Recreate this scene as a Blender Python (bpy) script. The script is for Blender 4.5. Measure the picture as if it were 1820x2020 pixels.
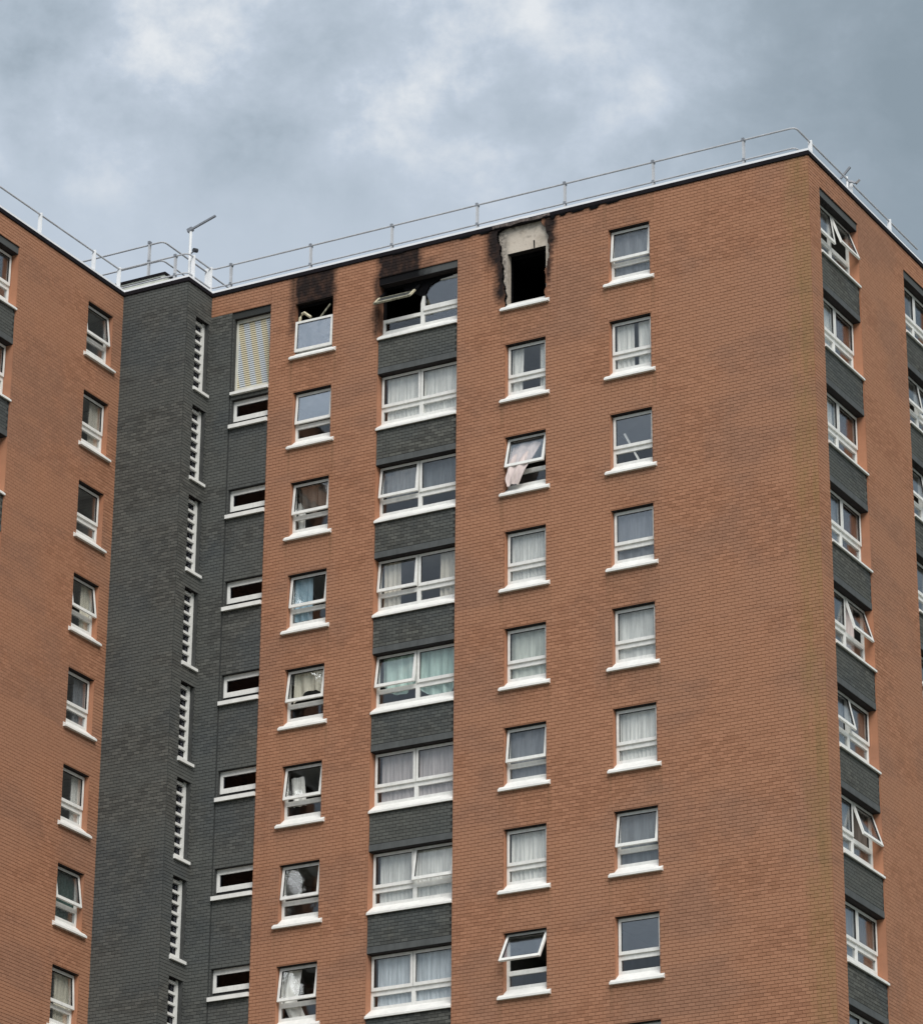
import bpy, math, random
from mathutils import Matrix, Vector
random.seed(7)
sc = bpy.context.scene
for o in list(bpy.data.objects):
    bpy.data.objects.remove(o)

# ------------------------------------------------------------------ camera
CAM = Vector((35.1282, -81.1102, -43.7767))
YAW, PIT, ROL = -0.51068, 0.43802, 0.00853
cd = bpy.data.cameras.new('camera'); cam = bpy.data.objects.new('camera', cd)
sc.collection.objects.link(cam); sc.camera = cam
cd.sensor_fit = 'HORIZONTAL'; cd.sensor_width = 36.0
cd.lens = 7495.36 / 1820 * 36; cd.shift_y = -(1010 - 648.09) / 1820
cd.clip_start = 1.0; cd.clip_end = 4000
_f = Vector((math.sin(YAW)*math.cos(PIT), math.cos(YAW)*math.cos(PIT), math.sin(PIT)))
_r = Vector((math.cos(YAW), -math.sin(YAW), 0)); _u = _r.cross(_f)
r2 = _r*math.cos(ROL) + _u*math.sin(ROL); u2 = -_r*math.sin(ROL) + _u*math.cos(ROL)
M = Matrix((r2, u2, -_f)).transposed().to_4x4(); M.translation = CAM
cam.matrix_world = M
sc.render.resolution_x, sc.render.resolution_y = 922, 1024

# ------------------------------------------------------------------ sky and sun
SUN_DIR = Vector((0.70, -0.70, 0.92)).normalized()       # towards the sun
wd = bpy.data.worlds.new('World'); sc.world = wd; wd.use_nodes = True
nt = wd.node_tree; nt.nodes.clear()
def N(t, ty, **kw):
    n = t.nodes.new(ty)
    for k, v in kw.items(): setattr(n, k, v)
    return n
def val(t, sock, v):
    if isinstance(v, bpy.types.NodeSocket): t.links.new(v, sock)
    else: sock.default_value = v
def math_(t, op, a, b=0.0, clamp=False):
    n = N(t, 'ShaderNodeMath', operation=op, use_clamp=clamp)
    val(t, n.inputs[0], a); val(t, n.inputs[1], b); return n.outputs[0]
def mapr(t, v, a, b, c=0.0, d=1.0, smooth=True):
    n = N(t, 'ShaderNodeMapRange', interpolation_type='SMOOTHSTEP' if smooth else 'LINEAR')
    val(t, n.inputs[0], v)
    for i, x in enumerate((a, b, c, d)): val(t, n.inputs[1+i], x)
    return n.outputs[0]
def noise(t, vec, scale, detail=4, rough=0.5, dist=0.0):
    n = N(t, 'ShaderNodeTexNoise'); t.links.new(vec, n.inputs['Vector'])
    n.inputs['Scale'].default_value = scale; n.inputs['Detail'].default_value = detail
    n.inputs['Roughness'].default_value = rough; n.inputs['Distortion'].default_value = dist
    return n.outputs['Fac']
def mixc(t, fac, a, b, blend='MIX'):
    n = N(t, 'ShaderNodeMix', data_type='RGBA', blend_type=blend)
    val(t, n.inputs[0], fac)
    for s, v in ((n.inputs[6], a), (n.inputs[7], b)):
        if isinstance(v, bpy.types.NodeSocket): t.links.new(v, s)
        else: s.default_value = (*v, 1) if len(v) == 3 else v
    return n.outputs[2]
def ramp(t, fac, stops):
    n = N(t, 'ShaderNodeValToRGB'); val(t, n.inputs[0], fac)
    e = n.color_ramp.elements
    while len(e) < len(stops): e.new(0.5)
    for el, (p, c) in zip(e, stops): el.position = p; el.color = (*c, 1)
    return n.outputs[0]
def mapping(t, vec, loc=(0,0,0), rot=(0,0,0), scale=(1,1,1)):
    n = N(t, 'ShaderNodeMapping'); t.links.new(vec, n.inputs[0])
    n.inputs[1].default_value = loc; n.inputs[2].default_value = rot; n.inputs[3].default_value = scale
    return n.outputs[0]

tc = N(nt, 'ShaderNodeTexCoord')
sky = N(nt, 'ShaderNodeTexSky', sky_type='NISHITA', sun_disc=False)
sky.sun_elevation = math.asin(SUN_DIR.z); sky.sun_rotation = math.atan2(SUN_DIR.x, SUN_DIR.y)
sky.air_density = 1.0; sky.dust_density = 3.0
nish = N(nt, 'ShaderNodeMix', data_type='RGBA', blend_type='MULTIPLY'); nish.inputs[0].default_value = 1.0
nt.links.new(sky.outputs[0], nish.inputs[6]); nish.inputs[7].default_value = (0.1, 0.1, 0.1, 1)
g = tc.outputs['Generated']
CL_OFF = (7.67, 11.79, 4.33)
# cloud layer, laid out by direction: textured, brighter clouds to one side, a flat darker bank to the other
_vr = N(nt, 'ShaderNodeVectorRotate', rotation_type='Z_AXIS'); nt.links.new(g, _vr.inputs['Vector'])
_vr.inputs['Angle'].default_value = YAW
vz = _vr.outputs[0]
sp = N(nt, 'ShaderNodeSeparateXYZ'); nt.links.new(vz, sp.inputs[0]); vx, vh = sp.outputs[0], sp.outputs[2]
wv = mapping(nt, vz, CL_OFF, scale=(1.0, 1.0, 1.15))
big = noise(nt, mapping(nt, vz, (1.3, 0.2, 0.7)), 14.0, 3, 0.5, 0.4)
puff = noise(nt, wv, 25.0, 10, 0.60, 0.10)
wisp = noise(nt, mapping(nt, vz, (4.3+CL_OFF[1], 2.2, 1.7+CL_OFF[0]), rot=(0, 0.9, 0), scale=(1.0, 1.0, 1.7)), 15.0, 9, 0.58, 0.15)
tex = math_(nt, 'MULTIPLY', mapr(nt, vh, 0.438, 0.478, 0.15, 1.0), mapr(nt, math_(nt, 'ADD', vx, math_(nt, 'MULTIPLY', math_(nt, 'SUBTRACT', big, 0.5), 0.12)), -0.02, 0.11, 1.0, 0.28))
sgn = math_(nt, 'SUBTRACT', math_(nt, 'ADD', math_(nt, 'MULTIPLY', puff, 0.62), math_(nt, 'MULTIPLY', wisp, 0.38)), 0.5)
sgn = math_(nt, 'MAXIMUM', sgn, math_(nt, 'MULTIPLY', sgn, 0.55))
cl = math_(nt, 'ADD', 0.55, math_(nt, 'MULTIPLY', math_(nt, 'MULTIPLY', sgn, tex), 2.7))
bank = math_(nt, 'ADD', vx, math_(nt, 'MULTIPLY', math_(nt, 'SUBTRACT', big, 0.5), 0.10))
cl = math_(nt, 'SUBTRACT', cl, mapr(nt, bank, 0.0, 0.115, 0.0, 0.33))
cl = math_(nt, 'ADD', cl, math_(nt, 'MULTIPLY', math_(nt, 'SUBTRACT', big, 0.5), 0.16))
CLOUD = ramp(nt, cl, [(0.18, (0.27, 0.335, 0.39)), (0.40, (0.43, 0.505, 0.585)), (0.60, (0.56, 0.635, 0.73)), (0.86, (0.80, 0.835, 0.87))])
skyc = mixc(nt, 0.95, nish.outputs[2], CLOUD)
bg = N(nt, 'ShaderNodeBackground'); nt.links.new(skyc, bg.inputs[0]); bg.inputs[1].default_value = 1/2.3
wo = N(nt, 'ShaderNodeOutputWorld'); nt.links.new(bg.outputs[0], wo.inputs[0])

sl = bpy.data.lights.new('sun', 'SUN'); sl.energy = 1.5; sl.angle = math.radians(40); sl.color = (1.0, 0.965, 0.92)
sun = bpy.data.objects.new('sun', sl); sc.collection.objects.link(sun)
sun.rotation_euler = SUN_DIR.to_track_quat('Z', 'Y').to_euler(); sun.location = (20, -60, 60)
sc.view_settings.view_transform = 'Standard'; sc.view_settings.look = 'None'
sc.view_settings.gamma = 1.0; sc.view_settings.use_curve_mapping = False
sc.view_settings.exposure = 1.2

# ------------------------------------------------------------------ materials
def new_mat(name):
    m = bpy.data.materials.new(name); m.use_nodes = True; t = m.node_tree; t.nodes.clear()
    out = N(t, 'ShaderNodeOutputMaterial'); b = N(t, 'ShaderNodeBsdfPrincipled')
    t.links.new(b.outputs[0], out.inputs[0]); return m, t, b, out
def plain(name, col, rough=0.6, metal=0.0, var=0.12, nscale=3.0, spec=0.3):
    m, t, b, _ = new_mat(name)
    p = N(t, 'ShaderNodeNewGeometry').outputs['Position']
    n = noise(t, p, nscale, 5, 0.6)
    n2 = noise(t, mapping(t, p, scale=(1, 1, 0.15)), nscale*4, 3, 0.6)
    f = math_(t, 'ADD', math_(t, 'MULTIPLY', n, 0.6), math_(t, 'MULTIPLY', n2, 0.4))
    c = mixc(t, mapr(t, f, 0.3, 0.7), tuple(x*(1-var) for x in col), tuple(min(1, x*(1+var)) for x in col))
    t.links.new(c, b.inputs['Base Color']); b.inputs['Roughness'].default_value = rough
    b.inputs['Metallic'].default_value = metal; b.inputs['Specular IOR Level'].default_value = spec
    return m

def pos_xyz(t):
    p = N(t, 'ShaderNodeNewGeometry').outputs['Position']
    s = N(t, 'ShaderNodeSeparateXYZ'); t.links.new(p, s.inputs[0])
    return p, s.outputs[0], s.outputs[1], s.outputs[2]
def band(t, v, a, b, e0, e1):                       # soft interval a..b
    return math_(t, 'MULTIPLY', mapr(t, v, a-e0, a+e0), mapr(t, v, b-e1, b+e1, 1.0, 0.0))

def soot_mask(t, p, x, z):
    """fire soot on the top storey of the main front: a stain with a shape of its own"""
    nz = noise(t, p, 2.6, 5, 0.6); off = math_(t, 'MULTIPLY', math_(t, 'SUBTRACT', nz, 0.5), 0.42)
    n2 = noise(t, mapping(t, p, scale=(1, 1, 0.6)), 5.0, 3, 0.5)
    xx = math_(t, 'ADD', x, off); zz = math_(t, 'ADD', z, off)
    m = None
    boxes = [(-15.62, -14.36, 1.35, 3.6, 0.20, 0.92), (-15.80, -15.55, 0.75, 2.6, 0.14, 0.50),
             (-12.93, -11.62, 1.30, 3.6, 0.20, 1.0), (-13.06, -12.88, 0.1, 2.0, 0.14, 0.70), (-11.75, -11.2, 1.7, 2.1, 0.3, 0.35),
             (-9.52, -8.95, 1.45, 3.6, 0.24, 1.0), (-9.26, -8.95, 0.3, 1.9, 0.13, 0.75),
             (-7.80, -7.44, 1.65, 3.6, 0.15, 0.95), (-7.74, -7.58, 0.6, 2.0, 0.10, 0.7),
             (-11.6, -6.2, 2.48, 3.6, 0.25, 0.45)]
    for (a, b_, z0, z1, e, s) in boxes:
        q = math_(t, 'MULTIPLY', math_(t, 'MULTIPLY', band(t, xx, a, b_, e, e), band(t, zz, z0, z1, 0.28, 0.15)), s)
        m = q if m is None else math_(t, 'MAXIMUM', m, q)
    return math_(t, 'MULTIPLY', mapr(t, m, 0.02, 0.72, 0.0, 0.97, False), mapr(t, n2, 0.25, 0.6, 0.88, 1.0), clamp=True)

def brick_mat(name, lo, mid, hi, island=True, soot=False, moss=False, stain=0.30, rough=0.9):
    m, t, b, _ = new_mat(name)
    p, x, y, z = pos_xyz(t)
    big = noise(t, p, 0.35, 5, 0.55); med = noise(t, p, 1.4, 6, 0.65); fine = noise(t, p, 22.0, 4, 0.65)
    if island:
        r = N(t, 'ShaderNodeNewGeometry').outputs['Random Per Island']
        ob = N(t, 'ShaderNodeObjectInfo').outputs['Random']
        rv = math_(t, 'FRACT', math_(t, 'ADD', r, math_(t, 'MULTIPLY', ob, 7.31)))
        f = math_(t, 'ADD', math_(t, 'MULTIPLY', rv, 0.62), math_(t, 'MULTIPLY', fine, 0.38))
    else:
        f = fine
    c = ramp(t, f, [(0.08, lo), (0.5, mid), (0.92, hi)])
    # large weathering patches: warmer / greyer
    c = mixc(t, mapr(t, big, 0.42, 0.60, 0.0, 0.55), c, tuple(v*k for v, k in zip(mid, (0.82, 0.94, 1.08))))
    c = mixc(t, mapr(t, med, 0.52, 0.74, 0.0, stain), c, tuple(v*0.70 for v in mid))
    # lifts of brickwork laid from different batches, and small dark smears
    lift = noise(t, mapping(t, p, scale=(0.22, 0.22, 0.9)), 1.0, 3, 0.5)
    c = mixc(t, mapr(t, lift, 0.45, 0.56, 0.0, 0.60), c, tuple(v*k for v, k in zip(mid, (1.10, 1.14, 1.16))))
    sme = noise(t, mapping(t, p, (3.7, 1.1, 8.2), scale=(1.0, 1.0, 1.9)), 1.1, 7, 0.7, 0.6)
    c = mixc(t, mapr(t, sme, 0.58, 0.76, 0.0, 0.42), c, tuple(v*0.62 for v in mid))
    # rain streaks
    st = noise(t, mapping(t, p, scale=(3.2, 3.2, 0.10)), 1.0, 4, 0.6)
    c = mixc(t, mapr(t, st, 0.56, 0.76, 0.0, 0.30), c, tuple(v*0.76 for v in mid))
    if moss:
        mn = noise(t, mapping(t, p, scale=(2.5, 2.5, 0.5)), 1.2, 5, 0.65)
        mk = math_(t, 'MULTIPLY', band(t, math_(t, 'ADD', x, math_(t, 'MULTIPLY', math_(t, 'SUBTRACT', med, 0.5), 0.8)), -0.62, 0.2, 0.28, 0.3), mapr(t, mn, 0.32, 0.62, 0.15, 0.85))
        c = mixc(t, math_(t, 'MULTIPLY', mk, 0.55), c, (0.265, 0.175, 0.072))
        mk2 = math_(t, 'MULTIPLY', band(t, math_(t, 'ADD', x, math_(t, 'MULTIPLY', math_(t, 'SUBTRACT', noise(t, p, 3.5, 4, 0.6), 0.5), 0.35)), -0.34, -0.20, 0.10, 0.10), mapr(t, mn, 0.48, 0.72, 0.0, 0.45))
        c = mixc(t, mk2, c, (0.16, 0.115, 0.055))
    if moss:
        fz = math_(t, 'SUBTRACT', math_(t, 'FRACT', math_(t, 'DIVIDE', math_(t, 'ADD', z, 27.0+0.03), 2.7)), 1.0)   # -1..0 below each sill
        dn = math_(t, 'MULTIPLY', mapr(t, fz, -0.36, -0.02, 0.0, 1.0, False), mapr(t, st, 0.35, 0.62, 0.2, 1.0))
        dr = None
        for u in (-15.61, -8.97, -5.85):
            for xx, wd2, k in ((u-0.09, 0.05, 1.0), (u+1.31, 0.05, 1.0), (u+0.61, 0.6, 0.35)):
                q = math_(t, 'MULTIPLY', band(t, x, xx-wd2, xx+wd2, 0.05, 0.05), k)
                dr = q if dr is None else math_(t, 'MAXIMUM', dr, q)
        c = mixc(t, math_(t, 'MULTIPLY', math_(t, 'MULTIPLY', dr, dn), 0.55), c, (0.17, 0.10, 0.055))
    if soot:
        c = mixc(t, soot_mask(t, p, x, z), c, (0.012, 0.011, 0.012))
    t.links.new(c, b.inputs['Base Color']); b.inputs['Roughness'].default_value = rough
    b.inputs['Specular IOR Level'].default_value = 0.15
    bp = N(t, 'ShaderNodeBump'); bp.inputs['Strength'].default_value = 0.5; bp.inputs['Distance'].default_value = 0.006
    t.links.new(fine, bp.inputs['Height']); t.links.new(bp.outputs[0], b.inputs['Normal'])
    return m

RL, RM, RH = (0.285, 0.138, 0.081), (0.350, 0.173, 0.103), (0.415, 0.210, 0.128)
DL, DM, DH = (0.060, 0.061, 0.057), (0.092, 0.093, 0.086), (0.128, 0.129, 0.118)
SL_, SM, SH = (0.056, 0.057, 0.052), (0.089, 0.090, 0.082), (0.135, 0.137, 0.122)
MT = dict(
    red_a=brick_mat('red_brick_main', RL, RM, RH, soot=True, moss=True),
    red=brick_mat('red_brick', RL, RM, RH),
    mort_a=brick_mat('red_mortar_main', (0.205, 0.094, 0.053), (0.24, 0.112, 0.064), (0.275, 0.130, 0.075), island=False, soot=True, moss=True),
    mort=brick_mat('red_mortar', (0.205, 0.094, 0.053), (0.24, 0.112, 0.064), (0.275, 0.130, 0.075), island=False),
    dark=brick_mat('dark_brick', DL, DM, DH),
    mort_d=brick_mat('dark_mortar', (0.030, 0.032, 0.030), (0.040, 0.042, 0.040), (0.052, 0.054, 0.05), island=False),
    span=brick_mat('spandrel_brick', SL_, SM, SH),
    span_trim=plain('spandrel_trim', (0.082, 0.088, 0.088), 0.7, var=0.2),
    reveal=brick_mat('red_reveal', (0.33, 0.150, 0.085), (0.37, 0.170, 0.098), (0.41, 0.19, 0.112), island=False, soot=True),
    reveal_d=plain('dark_reveal', (0.045, 0.047, 0.046), 0.8, var=0.25),
    soffit_shade=plain('opening_soffit_shade', (0.018, 0.015, 0.016), 0.8, var=0.3),  # dark trim, blackened to paint in the shade under opening heads
    fascia=plain('fascia', (0.010, 0.008, 0.010), 0.7, var=0.3, spec=0.12),
    coping=plain('coping_metal', (0.80, 0.81, 0.83), 0.45, var=0.05, nscale=1.5),
    galv=plain('galvanised', (0.46, 0.47, 0.49), 0.55, 0.0, var=0.15),
    postw=plain('white_post', (0.80, 0.81, 0.82), 0.5, var=0.06),
    upvc=plain('white_upvc', (0.74, 0.74, 0.71), 0.4, var=0.10, nscale=6.0),
    sill=plain('white_sill', (0.76, 0.76, 0.73), 0.5, var=0.09, nscale=2.0),
    gasket=plain('black_gasket', (0.015, 0.015, 0.016), 0.6),
    char=plain('charred', (0.007, 0.007, 0.008), 0.95, var=0.5, nscale=8.0, spec=0.03),
    concrete=None,
    sooty_plastic=plain('sooty_plastic', (0.26, 0.25, 0.19), 0.7, var=0.6, nscale=9.0),
    sooty_pane=plain('sooty_pane', (0.045, 0.048, 0.046), 0.5, var=0.5, nscale=7.0),
    cream=plain('cream_plastic', (0.55, 0.50, 0.36), 0.6, var=0.35, nscale=14.0),
    louvre=plain('louvre_metal', (0.58, 0.57, 0.50), 0.5, var=0.1),
    room=plain('room_plaster', (0.26, 0.25, 0.235), 0.9, var=0.15, nscale=0.8),
    ceil=plain('room_ceiling', (0.50, 0.49, 0.46), 0.9, var=0.08, nscale=0.8),
    roof=plain('roof_felt', (0.10, 0.10, 0.105), 0.9, var=0.25),
    ground=plain('ground', (0.16, 0.165, 0.13), 0.95, var=0.3, nscale=0.05),
    pale=plain('pale_panel', (0.60, 0.62, 0.55), 0.6, var=0.14, nscale=3.0),
    steel=plain('grey_steel', (0.22, 0.235, 0.26), 0.5, 0.2, var=0.2),
    scorch=plain('scorched_trim', (0.16, 0.13, 0.12), 0.7, var=0.8, nscale=5.0),
    lens=plain('lamp_lens', (0.05, 0.05, 0.055), 0.2),
)
def concrete_mat():
    m, t, b, _ = new_mat('scorched_concrete')
    p, x, y, z = pos_xyz(t)
    n = noise(t, p, 3.0, 6, 0.65); n2 = noise(t, p, 11.0, 5, 0.7)
    c = ramp(t, n, [(0.3, (0.42, 0.365, 0.30)), (0.5, (0.56, 0.495, 0.42)), (0.8, (0.60, 0.54, 0.46))])
    c = mixc(t, mapr(t, noise(t, p, 5.5, 4, 0.55), 0.54, 0.78, 0.0, 0.7), c, (0.18, 0.15, 0.125))
    edge = math_(t, 'MAXIMUM', mapr(t, math_(t, 'ADD', x, math_(t, 'MULTIPLY', math_(t, 'SUBTRACT', n2, 0.5), 0.5)), -9.05, -8.85, 0.75, 0.0), mapr(t, z, 2.32, 2.55, 0.0, 0.7))
    c = mixc(t, math_(t, 'MULTIPLY', edge, mapr(t, n2, 0.3, 0.6)), c, (0.05, 0.046, 0.044))
    t.links.new(c, b.inputs['Base Color']); b.inputs['Roughness'].default_value = 0.95
    bp = N(t, 'ShaderNodeBump'); bp.inputs['Strength'].default_value = 0.6; bp.inputs['Distance'].default_value = 0.02
    t.links.new(n2, bp.inputs['Height']); t.links.new(bp.outputs[0], b.inputs['Normal'])
    return m
MT['concrete'] = concrete_mat()
def glass_mat(name, refl, tint=(0.985, 0.99, 0.985), grey=0.0):
    m = bpy.data.materials.new(name); m.use_nodes = True; t = m.node_tree; t.nodes.clear()
    out = N(t, 'ShaderNodeOutputMaterial')
    tr = N(t, 'ShaderNodeBsdfTransparent'); tr.inputs[0].default_value = (*tint, 1)
    gl = N(t, 'ShaderNodeBsdfGlossy'); gl.inputs['Roughness'].default_value = 0.03; gl.inputs[0].default_value = (0.95, 0.97, 1.0, 1)
    p = N(t, 'ShaderNodeNewGeometry').outputs['Position']
    bp = N(t, 'ShaderNodeBump'); bp.inputs['Strength'].default_value = 0.25; bp.inputs['Distance'].default_value = 0.02
    t.links.new(noise(t, p, 1.6, 2, 0.5), bp.inputs['Height']); t.links.new(bp.outputs[0], gl.inputs['Normal'])
    fr = N(t, 'ShaderNodeFresnel'); fr.inputs[0].default_value = 1.45
    f = math_(t, 'ADD', math_(t, 'MULTIPLY', fr.outputs[0], 0.35), refl, True)
    ms = N(t, 'ShaderNodeMixShader'); t.links.new(f, ms.inputs[0]); t.links.new(tr.outputs[0], ms.inputs[1]); t.links.new(gl.outputs[0], ms.inputs[2])
    t.links.new(ms.outputs[0], out.inputs[0]); return m
def sooty(name, col):
    m, t, b, _ = new_mat(name); p, x, y, z = pos_xyz(t)
    c = mixc(t, noise(t, p, 4.0, 4, 0.6), tuple(v*0.85 for v in col), tuple(v*1.15 for v in col))
    nn = math_(t, 'MULTIPLY', math_(t, 'SUBTRACT', noise(t, p, 2.0, 5, 0.6), 0.5), 0.9)
    mk = math_(t, 'MULTIPLY', mapr(t, math_(t, 'ADD', x, nn), -11.75, -11.25, 1.0, 0.0), mapr(t, x, -13.2, -13.1))
    mk = math_(t, 'MULTIPLY', mk, mapr(t, y, -0.5, -0.4)); mk = math_(t, 'MULTIPLY', mk, mapr(t, y, 0.5, 0.6, 1.0, 0.0))
    c = mixc(t, mk, c, (0.007, 0.007, 0.008))
    t.links.new(c, b.inputs['Base Color']); b.inputs['Roughness'].default_value = 0.8; b.inputs['Specular IOR Level'].default_value = 0.1
    return m
def louvre_moire_mat():
    m, t, b, _ = new_mat('louvre_moire'); p, x, y, z = pos_xyz(t)
    ph = math_(t, 'SINE', math_(t, 'MULTIPLY', math_(t, 'ADD', x, math_(t, 'MULTIPLY', z, 0.16)), 17.0))
    c = mixc(t, mapr(t, ph, -0.4, 0.4), (0.48, 0.515, 0.54), (0.54, 0.485, 0.34))  # moire shimmer painted in as slanted blue-grey and cream bands
    t.links.new(c, b.inputs['Base Color']); b.inputs['Roughness'].default_value = 0.5; return m
MT['slat'] = louvre_moire_mat()
MT['lintel'] = sooty('lintel_paint', (0.085, 0.09, 0.09))
MT['glass'] = glass_mat('window_glass', 0.035)
MT['glass_lo'] = glass_mat('dark_stair_glass', -0.005, (0.55, 0.55, 0.6))
MT['glass_mid'] = glass_mat('sky_lit_glass', 0.11)
MT['glass_hi'] = glass_mat('coated_glass', 0.36)
def cloth(name, col, dens=1.0):
    m, t, b, out = new_mat(name)
    p = N(t, 'ShaderNodeNewGeometry').outputs['Position']
    n = noise(t, mapping(t, p, scale=(6, 6, 0.6)), 2.0, 4, 0.6)
    c = mixc(t, mapr(t, n, 0.3, 0.7), tuple(v*0.72 for v in col), col)
    t.links.new(c, b.inputs['Base Color']); b.inputs['Roughness'].default_value = 0.95
    b.inputs['Specular IOR Level'].default_value = 0.05
    return m
CL = dict(white=cloth('cloth_white', (0.92, 0.91, 0.87)), net=cloth('cloth_net', (0.80, 0.80, 0.77)), grey=cloth('cloth_grey', (0.27, 0.285, 0.31)),
          lilac=cloth('cloth_lilac', (0.60, 0.55, 0.55)), blue=cloth('cloth_blue', (0.68, 0.73, 0.77)), green=cloth('cloth_palegreen', (0.70, 0.74, 0.68)),
          teal=cloth('cloth_teal', (0.60, 0.77, 0.71)), beige=cloth('cloth_beige', (0.76, 0.71, 0.62)), pink=cloth('cloth_pink', (0.80, 0.68, 0.65)),
          brown=cloth('cloth_brown', (0.17, 0.14, 0.12)), maroon=cloth('cloth_maroon', (0.10, 0.055, 0.05)), cream=cloth('cloth_cream', (0.78, 0.74, 0.62)),
          sky=cloth('cloth_skyblue', (0.40, 0.56, 0.66)), dgreen=cloth('cloth_darkgreen', (0.07, 0.11, 0.10)), blind=cloth('cloth_blind', (0.22, 0.24, 0.26)))

# ------------------------------------------------------------------ mesh helpers
class MB:
    def __init__(s): s.v = []; s.f = []; s.mi = []; s.mats = []
    def midx(s, m):
        if m not in s.mats: s.mats.append(m)
        return s.mats.index(m)
    def quad(s, a, b, c, d, m):
        i = len(s.v); s.v += [a, b, c, d]; s.f.append((i, i+1, i+2, i+3)); s.mi.append(s.midx(m))
    def box(s, x0, x1, y0, y1, z0, z1, m):
        i = len(s.v)
        s.v += [(x0,y0,z0),(x1,y0,z0),(x1,y1,z0),(x0,y1,z0),(x0,y0,z1),(x1,y0,z1),(x1,y1,z1),(x0,y1,z1)]
        for q in ((0,3,2,1),(4,5,6,7),(0,1,5,4),(1,2,6,5),(2,3,7,6),(3,0,4,7)):
            s.f.append(tuple(i+k for k in q)); s.mi.append(s.midx(m))
    def hexa(s, pts, m):                                   # 8 points: bottom 4 then top 4
        i = len(s.v); s.v += [tuple(p) for p in pts]
        for q in ((0,3,2,1),(4,5,6,7),(0,1,5,4),(1,2,6,5),(2,3,7,6),(3,0,4,7)):
            s.f.append(tuple(i+k for k in q)); s.mi.append(s.midx(m))
    def bar(s, a, b, w, m, h=None):
        a = Vector(a); b = Vector(b); d = (b-a).normalized(); up = Vector((0,0,1)) if abs(d.z) < 0.95 else Vector((0,1,0))
        p = d.cross(up).normalized()*w/2; q = p.cross(d).normalized()*(h or w)/2
        s.hexa([a-p-q, a+p-q, b+p-q, b-p-q, a-p+q, a+p+q, b+p+q, b-p+q], m)
    def tube(s, pts, r, m, n=8):
        pts = [Vector(p) for p in pts]; base = len(s.v)
        for k, p in enumerate(pts):
            d = ((pts[min(k+1, len(pts)-1)] - p) if k == 0 else (p - pts[k-1]) if k == len(pts)-1 else (pts[k+1]-p).normalized()+(p-pts[k-1]).normalized()).normalized()
            up = Vector((0,0,1)) if abs(d.z) < 0.9 else Vector((1,0,0))
            a = d.cross(up).normalized(); c = a.cross(d).normalized()
            for j in range(n):
                t_ = 2*math.pi*j/n; s.v.append(tuple(p + a*(r*math.cos(t_)) + c*(r*math.sin(t_))))
        for k in range(len(pts)-1):
            for j in range(n):
                s.f.append((base+k*n+j, base+k*n+(j+1)%n, base+(k+1)*n+(j+1)%n, base+(k+1)*n+j)); s.mi.append(s.midx(m))
        s.f.append(tuple(base+j for j in range(n))); s.mi.append(s.midx(m))
        s.f.append(tuple(base+(len(pts)-1)*n+j for j in reversed(range(n)))); s.mi.append(s.midx(m))
    def mesh(s, name):
        me = bpy.data.meshes.new(name); me.from_pydata([tuple(v) for v in s.v], [], s.f)
        for m in s.mats: me.materials.append(m)
        if len(s.mats) > 1: me.polygons.foreach_set('material_index', s.mi)
        me.update(); return me
COL = sc.collection
def obj(name, data, parent=None, loc=(0,0,0), rot=(0,0,0), kind=None, label=None, cat=None, group=None):
    if isinstance(data, MB): data = data.mesh(name)
    o = bpy.data.objects.new(name, data); COL.objects.link(o)
    o.parent = parent; o.location = loc; o.rotation_euler = rot
    for k, v in (('kind', kind), ('label', label), ('category', cat), ('group', group)):
        if v: o[k] = v
    return o

# ------------------------------------------------------------------ the place: dimensions
H = 2.7
XC, XD, YD = -20.562, -18.393, -1.242
GZ = -45.4                                  # ground level
ZT = 2.51                                   # wall top under the fascia
ROWS = 9                                    # storeys that the picture reaches
ZLOW = -22.6                                # brick courses built down to here
XW, YN, YF = -30.0, -9.43, 9.42             # far limits of the block

gm = MB(); gm.quad((-1500,-1500,GZ),(1500,-1500,GZ),(1500,1500,GZ),(-1500,1500,GZ), MT['ground'])
obj('ground', gm, kind='structure', label='level ground around the tower block')
E0 = Vector((-10.0, 4.0, GZ))
tower = bpy.data.objects.new('tower_block', None); COL.objects.link(tower); tower.location = E0
tower['label'] = 'tall red brick tower block with dark stair core and fire damage on top floor'; tower['category'] = 'building'
def part(name, data, loc=(0,0,0), rot=(0,0,0), label=None, kind=None):
    return obj(name, data, tower, Vector(loc)-E0, rot, kind=kind, label=label)
R90 = math.pi/2
# local wall frames: u along the wall (left to right seen from outside), w into the building
FR = dict(A=((0,0,0), 0.0), B=((0,0,0), R90), C=((XC,0,0), R90), D1=((0,YD,0), 0.0), D2=((XD,0,0), R90))
def wpt(fr, u, w, z):
    o, a = FR[fr]; return (o[0]+u*math.cos(a)-w*math.sin(a), o[1]+u*math.sin(a)+w*math.cos(a), z)

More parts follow.
